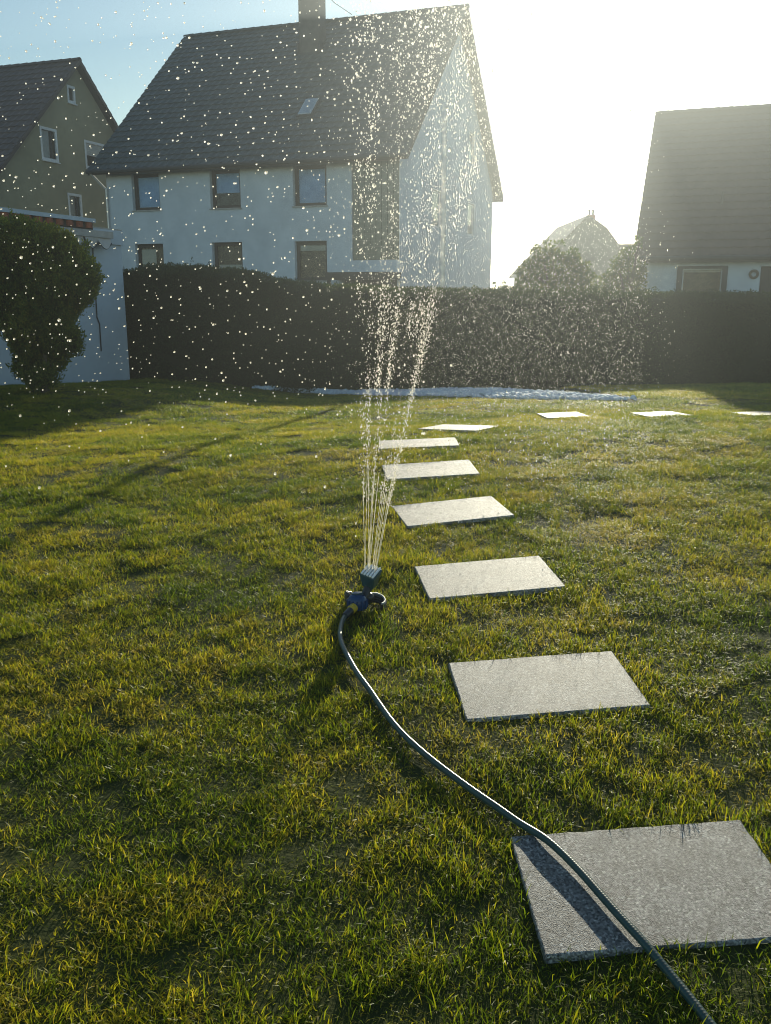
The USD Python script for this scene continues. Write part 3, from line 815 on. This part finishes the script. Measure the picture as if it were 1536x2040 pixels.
# ------------------------------------------------------------------ stepping slabs
SL = {1: [(1015.5, 1663.5), (1460.5, 1631), (1102, 1909)], 2: [(895.5, 1319), (1212, 1295), (935.5, 1436)], 3: [(827, 1127), (1076, 1105), (852, 1196)], 4: [(788, 1008), (985, 988), (804, 1049)], 5: [(759, 927), (936, 916), (769, 955)]}
slabs = []
for k, c in SL.items():
    p = [on_lawn(*q) for q in c]
    w = p[1] - p[0]
    ang = math.atan2(w[1], w[0])
    ctr = (p[1] + p[2]) / 2
    slabs.append((ctr[0], ctr[1], ang, .60, .40))
slabs.append((.245, 6.72, math.radians(0), .60, .40))
slabs.append((.63, 7.62, math.radians(-38), .60, .40))
slabs.append((1.72, 8.66, math.radians(90), .60, .40))
slabs.append((2.58, 8.36, math.radians(92), .60, .40))
slabs.append((3.38, 8.02, math.radians(93), .60, .40))
WORDS = ['rough grey slab nearest the camera, crossed by the hose and its shadow', 'second grey slab from the camera, ragged grass shadows along its far edge', 'third pale grey slab, just right of the sprinkler', 'fourth pale grey slab, grass shadows fringing its far and right edges',
         'fifth slab, its left end behind the water jets', 'narrow looking sixth slab, just beyond the one behind the jets', 'slab turned cornerwise where the path bends right', 'bright slab right of the bend, leftmost of the far three', 'bright far slab in the middle of the far three', 'bright far slab cut off by the right picture edge']
SLABS = []
for k, (x, y, a, w, d) in enumerate(slabs):
    e = .2
    ux, uy = np.array([math.cos(a), math.sin(a)]), np.array([-math.sin(a), math.cos(a)])
    h = lambda q: float(terr(q[0], q[1]))
    c0 = np.array([x, y])
    gx_ = (h(c0 + ux * e) - h(c0 - ux * e)) / (2 * e); gy_ = (h(c0 + uy * e) - h(c0 - uy * e)) / (2 * e)
    m = rbox(-w / 2, w / 2, -d / 2, d / 2, -.045, 0, .004, 1)
    for _ in range(5):
        m = m.subdivide() if len(m.faces) < 9000 else m
    rim = np.maximum(np.abs(m.vertices[:, 0]) / (w / 2), np.abs(m.vertices[:, 1]) / (d / 2)) > .97
    chip = np.clip(meshkit.noise(m.vertices * 70 + k * 13, k) - .72, 0, 1)[:, None] * rim[:, None]
    m.vertices -= m.vertices * [1, 1, 0] / (np.linalg.norm(m.vertices[:, :2], axis=1)[:, None] + 1e-9) * chip * .009 + [0, 0, 1] * chip * .006
    mm = np.eye(4)
    X_ = np.array([ux[0], ux[1], gx_]); X_ /= np.linalg.norm(X_)
    Y_ = np.array([uy[0], uy[1], gy_]); Y_ -= X_ * (X_ @ Y_); Y_ /= np.linalg.norm(Y_)
    mm[:3, 0], mm[:3, 1], mm[:3, 2], mm[:3, 3] = X_, Y_, np.cross(X_, Y_), [x, y, h(c0) + .001]
    xf = usdkit.mesh(stage, free('/World', 'stepping_stone'), m, '/World/Looks/slab_stone', False)
    xf.AddTransformOp().Set(Gf.Matrix4d(*mm.T.ravel().tolist()))
    data(xf.GetPrim(), WORDS[k], 'stepping stone', 'stepping slabs across the lawn')
    SLABS.append((c0, ux, uy, w / 2, d / 2))


def near_slab(x, y, margin):
    p = np.stack([x, y], -1)
    hit = np.zeros(p.shape[:-1], bool)
    for c0, ux, uy, hw, hd_ in SLABS:
        q = p - c0
        hit |= (np.abs(q @ ux) < hw + margin) & (np.abs(q @ uy) < hd_ + margin)
    return hit


# ------------------------------------------------------------------ hose
HP = [(690, 1221), (681, 1236), (677, 1258), (681, 1280), (692, 1303), (712, 1338), (738, 1373), (757, 1401), (786, 1441), (822, 1478), (860, 1510), (905, 1545), (960, 1584), (1000, 1611), (1040, 1641), (1080, 1668), (1120, 1703), (1165, 1751), (1205, 1797), (1250, 1847), (1290, 1890),
      (1325, 1926), (1362, 1968), (1402, 2018), (1450, 2080), (1500, 2150)]
HR = .0098
hp_ = []
for x, y in HP:
    lift = .012
    p = on_lawn(x, y, lift)
    hp_.append([p[0], p[1], float(terr(p[0], p[1])) + (.0165 if near_slab(p[0], p[1], .03) else .006)])
hp_ = np.array(hp_)
d_ = np.concatenate([[0], np.cumsum(np.linalg.norm(np.diff(hp_, axis=0), axis=1))])
from scipy.interpolate import CubicSpline
cs = PchipInterpolator(d_, hp_)
sN = int(d_[-1] / .0016)
sd = np.linspace(0, d_[-1], sN)
hpts = cs(sd)
from scipy.ndimage import gaussian_filter1d
hpts = gaussian_filter1d(hpts, 22, axis=0, mode='nearest')
hose = tube(hpts, HR, 14, caps=True)
# the braid: fine ridges that wind round the wall
vv = hose.vertices[:-2].reshape(sN, 14, 3)
cc = hpts[:, None]
ang = np.arange(14) * 2 * np.pi / 14
rid = 1 + .022 * np.cos(ang[None] + 2 * np.pi * sd[:, None] / .0075)
hose.vertices[:-2] = (cc + (vv - cc) * rid[..., None]).reshape(-1, 3)
obj('garden_hose', hose, 'hose_rubber', smooth=True, label='dark green ribbed garden hose snaking from the sprinkler over the nearest slab', cat='hose')
HOSE = hpts[::10, :2]

# ------------------------------------------------------------------ sprinkler
S0 = on_lawn(725, 1206)
K = 1.0 / 455
sp = thing('lawn_sprinkler', 'blue and black plastic lawn sprinkler standing in the grass at the end of the hose', 'sprinkler', (S0[0], S0[1], S0[2] - .028))
z_ = .026
# feet: two hooped legs
for side, (cx, cy, rot) in enumerate(((.060, .010, -.5), (-.050, .055, .6))):
    g = np.linspace(-.2, np.pi + .2, 22)
    pts = np.stack([.034 * np.cos(g), .048 * np.sin(g) - .02, .012 + .028 * np.sin(g * .5) ** 2], 1)
    c, s = math.cos(rot), math.sin(rot)
    pts = np.stack([pts[:, 0] * c - pts[:, 1] * s + cx, pts[:, 0] * s + pts[:, 1] * c + cy, pts[:, 2]], 1)
    band = trimesh.util.concatenate([tube(pts + [0, 0, dz], .0085, 8) for dz in (0, .012, .024)])
    obj('foot', band, 'plastic_black', sp, smooth=50)
    obj('foot_rim', tube(pts + [0, 0, .034], .0045, 8), 'grey_metal' if side == 0 else 'plastic_black', sp, smooth=50)
# gear housing with its domed cap
prof_h = np.array([[0, .004], [.030, .004], [.040, .014], [.043, .034], [.041, .052], [.033, .066], [.026, .070], [.026, .0755], [.020, .079], [0, .0805]])
hm = trimesh.creation.revolve(prof_h, sections=32)
hm.apply_transform(trimesh.transformations.rotation_matrix(math.radians(-8), [1, 0, 0]))
gh = obj('gear_housing', shift(hm, -.026, -.028, z_ - .012), 'plastic_blue', sp, smooth=40)
cap = trimesh.creation.revolve(np.array([[0.0, 0], [.0265, 0], [.028, .002], [.0265, .004], [0.0, .0045]]), sections=32)
cap.apply_transform(trimesh.transformations.rotation_matrix(math.radians(-8), [1, 0, 0]))
obj('cap', shift(cap, -.026, -.0175, z_ + .060), 'plastic_teal', gh, smooth=40)
for k in range(12):
    a = k * math.pi / 6
    obj('grip_rib', cyl((-.026 + .042 * math.cos(a), -.028 + .042 * math.sin(a), z_ + .004), (-.026 + .042 * math.cos(a), -.028 + .042 * math.sin(a), z_ + .040), .0035, 8), 'plastic_blue', gh)
# spray head: a tapered block, leaning over, with ribbed nozzle strip on top
hb = np.array([[x * .021, y * .019, 0] for x in (-1, 1) for y in (-1, 1)] + [[x * .030, y * .033, .066] for x in (-1, 1) for y in (-1, 1)])
ballv = trimesh.creation.icosphere(1, .005).vertices
head = trimesh.convex.convex_hull((hb[:, None] + ballv[None]).reshape(-1, 3))
strip = []
HM = trimesh.transformations.euler_matrix(math.radians(20), math.radians(14), math.radians(-24), 'sxyz')
HM[:3, 3] = (at(739, 1136, S0[1] - .005) - np.array([S0[0], S0[1], S0[2] - .028])) - HM[:3, :3] @ np.array([0, 0, .079])
head.apply_transform(HM)
obj('neck', cat(tube([(-.01, -.015, z_ + .03), (.008, -.002, z_ + .05), (HM[0, 3] * .9, HM[1, 3] * .9, HM[2, 3] + .006)], [.020, .019, .0165], 14), trimesh.creation.uv_sphere(.022, count=[14, 20]).apply_translation([.022, .006, z_ + .035])), 'plastic_black', sp, smooth=40)
hd_ = obj('spray_head', head, 'plastic_teal', sp, smooth=40)
for k in range(5):
    x0 = -.030 + .0125 * k
    b = rbox(x0, x0 + .0095, -.035, .035, .0705, .0795, .0025, 1)
    b.apply_transform(HM)
    obj('nozzle_rib', b, 'nozzle_white', hd_, smooth=40)
# inlet, yellow ring, hose coupling
h0 = hpts[0] - np.array([S0[0], S0[1], S0[2] - .028])
a0 = np.array([-.034, -.055, z_ + .020])
dirn = (h0 - a0) / np.linalg.norm(h0 - a0)
obj('inlet', cyl(a0 - dirn * .03, a0 + dirn * .012, .017, 16), 'plastic_blue', sp, smooth=40)
obj('yellow_ring', cat(cyl(a0 + dirn * .010, a0 + dirn * .032, .0195, 18), cyl(a0 + dirn * .032, a0 + dirn * .036, .0195, 18, .015)), 'plastic_yellow', sp, smooth=40)
obj('hose_coupling', cat(cyl(a0 + dirn * .036, h0 + dirn * .004, .0165, 16, .0145)), 'plastic_black', sp, smooth=40)
NOZ = np.array([S0[0], S0[1], S0[2] - .028]) + (HM @ np.array([0, 0, .080, 1]))[:3]
HX, HYv, HZv = HM[:3, 0], HM[:3, 1], HM[:3, 2]

# ------------------------------------------------------------------ water
r = np.random.default_rng(77)
NJ = 16
ws = thing('water_spray', 'sunlit fan of water jets breaking into glittering drops above the sprinkler', 'water spray', tuple(NOZ))
ICO = trimesh.creation.icosphere(0, 1.0)


def fly(v0, t, drag=.22):
    """Positions along a jet: gravity and a little drag."""
    e = (1 - np.exp(-drag * t)) / drag
    vx = v0[None, :2] * e[:, None]
    vz = (v0[2] + 9.81 / drag) * e - 9.81 / drag * t
    return np.column_stack([vx, vz])


drops, dsz, dstretch = [], [], []
for k in range(NJ):
    f = k / (NJ - 1)
    g = f ** .9 + r.uniform(-.02, .02)
    sp0 = 8.2 + r.uniform(-.25, .25)
    d = np.array([-.012 + .235 * g, .05 + .30 * g, 1.0])
    d /= np.linalg.norm(d)
    v0 = d * sp0
    off = (HX * (-.026 + .052 * f) + HYv * r.uniform(-.028, .028)) * .9
    t = np.linspace(0, .040 + r.uniform(0, .02), 60)
    pts = off + fly(v0, t)
    rad = .0010 + .0006 * np.sin(np.arange(60) * 1.3 + r.uniform(0, 6)) * np.linspace(.2, 1, 60)
    obj('water_jet', tube(pts, rad, 6), 'water', ws, smooth=True)
    tt = np.concatenate([r.uniform(.035, .16, 330), r.uniform(.1, .5, 620), r.uniform(.4, 1.6, 760)])
    p = off + fly(v0, tt)
    spread = .0035 + .085 * tt[:, None] ** 1.35
    clump = (meshkit.noise(np.stack([tt * 26, np.full(len(tt), k * 3.1), tt * 0], 1), 9) > r.uniform(.25, .6, len(tt)))
    p = p + r.normal(size=(len(tt), 3)) * spread * [1.0, 1.2, .6]
    p = p[clump]; tt = tt[clump]
    drops.append(p); dsz.append(np.clip(r.lognormal(math.log(.0015), .42, len(p)), .0008, .0038) * np.clip(.6 + tt * 1.4, .5, 1.05)); dstretch.append(np.full(len(p), 2.0))
# the drops that fall back over the left of the lawn, larger and sparse, and the fine rain beyond the sprinkler
n = 2600
p = np.column_stack([r.uniform(-3.2, .25, n), r.uniform(3.1, 7.4, n), r.uniform(0.75, 3.9, n)]) - NOZ
drops.append(p); dsz.append(np.clip(r.lognormal(math.log(.0040), .25, n), .0022, .0058)); dstretch.append(np.full(n, 1.15))
n = 32000
yy = np.clip(r.normal(7.4, 1.7, n), 4.3, 12.5)
tt = np.where(r.uniform(size=n) < .62, r.normal(.115, .070, n), r.uniform(.0, .285, n))
zt = np.where(tt < .13, 4.2, 4.2 - (tt - .13) / .16 * 2.7)
p = np.column_stack([tt * yy, yy, .2 + zt * r.uniform(0, 1, n) ** 1.15]) - NOZ
drops.append(p); dsz.append(np.clip(r.lognormal(math.log(.0011), .40, n), .0006, .0028)); dstretch.append(np.full(n, 1.7))
dp_, ds_, dst = np.vstack(drops), np.concatenate(dsz), np.concatenate(dstretch)
ok = dp_[:, 2] + NOZ[2] > terr(dp_[:, 0] + NOZ[0], dp_[:, 1] + NOZ[1]) + .03
dp_, ds_, dst = dp_[ok], ds_[ok], dst[ok]
iv, if_ = np.array(ICO.vertices), np.array(ICO.faces)
V_ = dp_[:, None] + iv[None] * np.stack([ds_, ds_, ds_ * dst], 1)[:, None]
F_ = if_[None] + (np.arange(len(dp_)) * len(iv))[:, None, None]
obj('water_drops', trimesh.Trimesh(V_.reshape(-1, 3), F_.reshape(-1, 3), process=False), 'water', ws, smooth=True, kind='stuff')

# ------------------------------------------------------------------ grass


def blades(r, x, y, h, thatch, tone, width=.0021):
    """Bent grass blades (three triangles each) rooted at x, y with lengths h; thatch in [0, 1] lays them flat."""
    n = len(x)
    b = r.uniform(0, 2 * np.pi, n)
    dirh = np.stack([np.cos(b), np.sin(b), np.zeros(n)], 1)
    side = np.stack([-np.sin(b), np.cos(b), np.zeros(n)], 1)
    tw = r.uniform(-1.2, 1.2, n)
    side = side * np.cos(tw)[:, None] + dirh * np.sin(tw)[:, None]
    th = np.clip(r.normal(.95, .36, n) + .40 * thatch, .05, 1.47)
    th2 = np.clip(th + r.uniform(.1, .85, n), .1, 1.75)
    up = np.array([0, 0, 1.0])
    base = np.stack([x, y, np.full(n, -.004)], 1)
    p1 = base + (dirh * np.sin(th)[:, None] + up * np.cos(th)[:, None]) * (h * .55)[:, None]
    p2 = p1 + (dirh * np.sin(th2)[:, None] + up * np.cos(th2)[:, None]) * (h * .45)[:, None]
    w = (width * r.uniform(.6, 1.35, n))[:, None]
    v = np.stack([base - side * w / 2, base + side * w / 2, p1 - side * w * .42, p1 + side * w * .42, p2], 1)
    return v, tone


BF = np.array([[0, 1, 3], [0, 3, 2], [2, 3, 4]])


def blade_mesh(v, tone):
    n = len(v)
    f = (BF[None] + (np.arange(n) * 5)[:, None, None]).reshape(-1, 3)
    return trimesh.Trimesh(v.reshape(-1, 3), f, process=False), np.repeat(tone, 5)


PS = .22                                             # a patch of sward
KINDS, BANDS = 5, 4
sward = []
for band in range(BANDS):
    for kd in range(KINDS):
        r = np.random.default_rng(1000 + band * 50 + kd)
        n = 2100
        x, y = r.uniform(-.5, .5, n) * PS + r.normal(0, .016, n), r.uniform(-.5, .5, n) * PS + r.normal(0, .016, n)
        q = np.stack([x * 16, y * 16, np.full(n, kd * 7.7 + band * 31)], 1)
        cl, fine = meshkit.noise(q, 3), meshkit.noise(q * 2.6, 4)
        th = np.clip((.50 - cl) * 2.2 + (.5 if kd == 4 else 0), 0, 1)
        h = (.013 + .030 * r.uniform(0, 1, n) ** 1.6) * (.74 + .40 * cl + .35 * (fine - .3)) * (1 - .20 * th)
        tn = np.clip((band - .15) / (BANDS - .2) * .40 + .10 + r.normal(0, .19, n) + .28 * (meshkit.noise(q * .8 + 50, 5) - .5) + .20 * th + .02, -.2, 1.0)
        kp = r.uniform(size=n) < (1 - .12 * th)
        v, tn = blades(r, x[kp], y[kp], np.clip(h[kp], .009, .06), th[kp], tn[kp], .0025 if kd != 4 else .0020)
        sward.append((v, tn))
protos = [blade_mesh(*p) for p in sward]
r = np.random.default_rng(404)
gpos, gnrm, gyaw, gsc, gid, edge_v, edge_t = [], [], [], [], [], [], []
for y0, y1, fat in ((1.15, 5.6, 1.0), (5.6, 9.4, 1.2), (9.4, 17.2, 1.7)):
    xm = .56 * y1 + .9
    sp_ = PS * fat * .96
    xs, ys = np.meshgrid(np.arange(-xm, xm, sp_), np.arange(y0, y1, sp_))
    ys = ys + (np.arange(xs.shape[1]) % 2)[None] * sp_ * .5
    xs = xs.ravel() + r.uniform(-.12, .12, xs.size) * sp_; ys = ys.ravel() + r.uniform(-.12, .12, ys.size) * sp_
    p3 = np.stack([xs, ys, xs * 0], 1)
    m = np.abs(xs) < .56 * ys + .9
    m &= ((p3 - HB) @ HN > -.1) | ((p3 - HB) @ HDIR < 0)
    m &= (p3 - G) @ U > .06
    fs_, fn_ = (p3 - HB) @ HDIR, (p3 - HB) @ HN
    m &= ~((fs_ > FS[0]) & (fs_ < FS[-1]) & (fn_ < np.interp(fs_, FS, (front_pts - HB) @ HN) + .22))
    xs, ys = xs[m], ys[m]
    n = len(xs)
    hue = meshkit.fbm(np.stack([xs * 1.3, ys * 1.3, xs * 0 + 7], 1), 3, 44)
    bare = meshkit.fbm(np.stack([xs * 2.0, ys * 2.0, xs * 0], 1), 3, 30) < .36
    band = np.clip(((hue - .5) * 2.4 + .5 + .2 * bare) * BANDS + r.uniform(-.8, .8, n), 0, BANDS - .01).astype(int)
    k = np.where(bare & (r.uniform(size=n) < .7), 4, r.integers(0, 4, n)) + band * KINDS
    hgt = (.75 + .55 * meshkit.fbm(np.stack([xs * 1.6, ys * 1.6, xs * 0], 1), 3, 12)) * r.uniform(.9, 1.1, n)
    e = .06
    nx_, ny_ = (soil_z(xs - e, ys) - soil_z(xs + e, ys)) / (2 * e), (soil_z(xs, ys - e) - soil_z(xs, ys + e)) / (2 * e)
    nr = np.stack([nx_, ny_, np.ones(n)], 1); nr /= np.linalg.norm(nr, axis=1, keepdims=True)
    yaw = r.uniform(0, 2 * np.pi, n)
    zs = soil_z(xs, ys)
    # patches that touch a slab or the hose are cut to its edge blade by blade
    touch = near_slab(xs, ys, PS * fat * .5 + .09)
    if y0 < 4:
        touch |= np.sqrt(((np.stack([xs, ys], 1)[:, None, :] - HOSE[None, ::3]) ** 2).sum(-1)).min(1) < PS * .5 + .08
    for i in np.nonzero(touch)[0]:
        v, tn = sward[k[i]]
        c, s_y = math.cos(yaw[i]), math.sin(yaw[i])
        w = np.stack([(v[..., 0] * c - v[..., 1] * s_y) * fat + xs[i], (v[..., 0] * s_y + v[..., 1] * c) * fat + ys[i], v[..., 2] * hgt[i] * 1.3 * (1 + (fat - 1) * .4)], -1)
        bx, by = w[:, 0, 0], w[:, 0, 1]
        ok = ~near_slab(bx, by, .001)
        w[..., 2] += soil_z(bx, by)[:, None]
        if y0 < 4:
            d = np.sqrt(((np.stack([bx, by], 1)[:, None, :] - HOSE[None, ::4]) ** 2).sum(-1)).min(1)
            ok &= d > .010
            low = d < .03
            w[low, :, 2] = soil_z(bx[low], by[low])[:, None] + (w[low, :, 2] - soil_z(bx[low], by[low])[:, None]) * .6
        edge_v.append(w[ok]); edge_t.append(np.clip(tn[ok] + r.uniform(0, .1), -.2, 1))
    q_ = ~touch
    gpos.append(np.stack([xs, ys, zs], 1)[q_]); gnrm.append(nr[q_]); gyaw.append(yaw[q_]); gid.append(k[q_])
    gsc.append(np.stack([np.full(n, fat)] * 2 + [hgt * (1 + (fat - 1) * .4)], 1)[q_])
gpos, gnrm, gyaw, gsc, gid = np.vstack(gpos), np.vstack(gnrm), np.concatenate(gyaw), np.vstack(gsc), np.concatenate(gid)
protos.append(blade_mesh(np.concatenate(edge_v), np.concatenate(edge_t)))
quat = quats(gyaw, gnrm)
instancer(free('/World', 'grass'), protos, 'grass_blade', np.vstack([gpos, [[0, 0, 0]]]), np.vstack([quat, [[1, 0, 0, 0]]]), np.vstack([gsc, [[1, 1, 1]]]), np.append(gid, len(protos) - 1), label='short patchy lawn grass, green and straw coloured, lit from behind', cat='grass')
print('patches', len(gpos), 'edge blades', sum(map(len, edge_v)), 'drops', len(dp_), 'hedge', NH, 'bush', len(bp))

# ------------------------------------------------------------------ haze
HAZE = 0.0018
if HAZE:
    mat('haze_look', {'v': ('principled_volume', {'color': (0.88, 0.96, 1.0), 'density': HAZE, 'anisotropy': 0.72})}, [], surface=None, volume='v.volume')
    obj('haze', box(-705, 705, -41, 705, -2.0, 14.6), 'haze_look', kind='stuff', label='pale sunlit haze in the evening air', cat='haze')
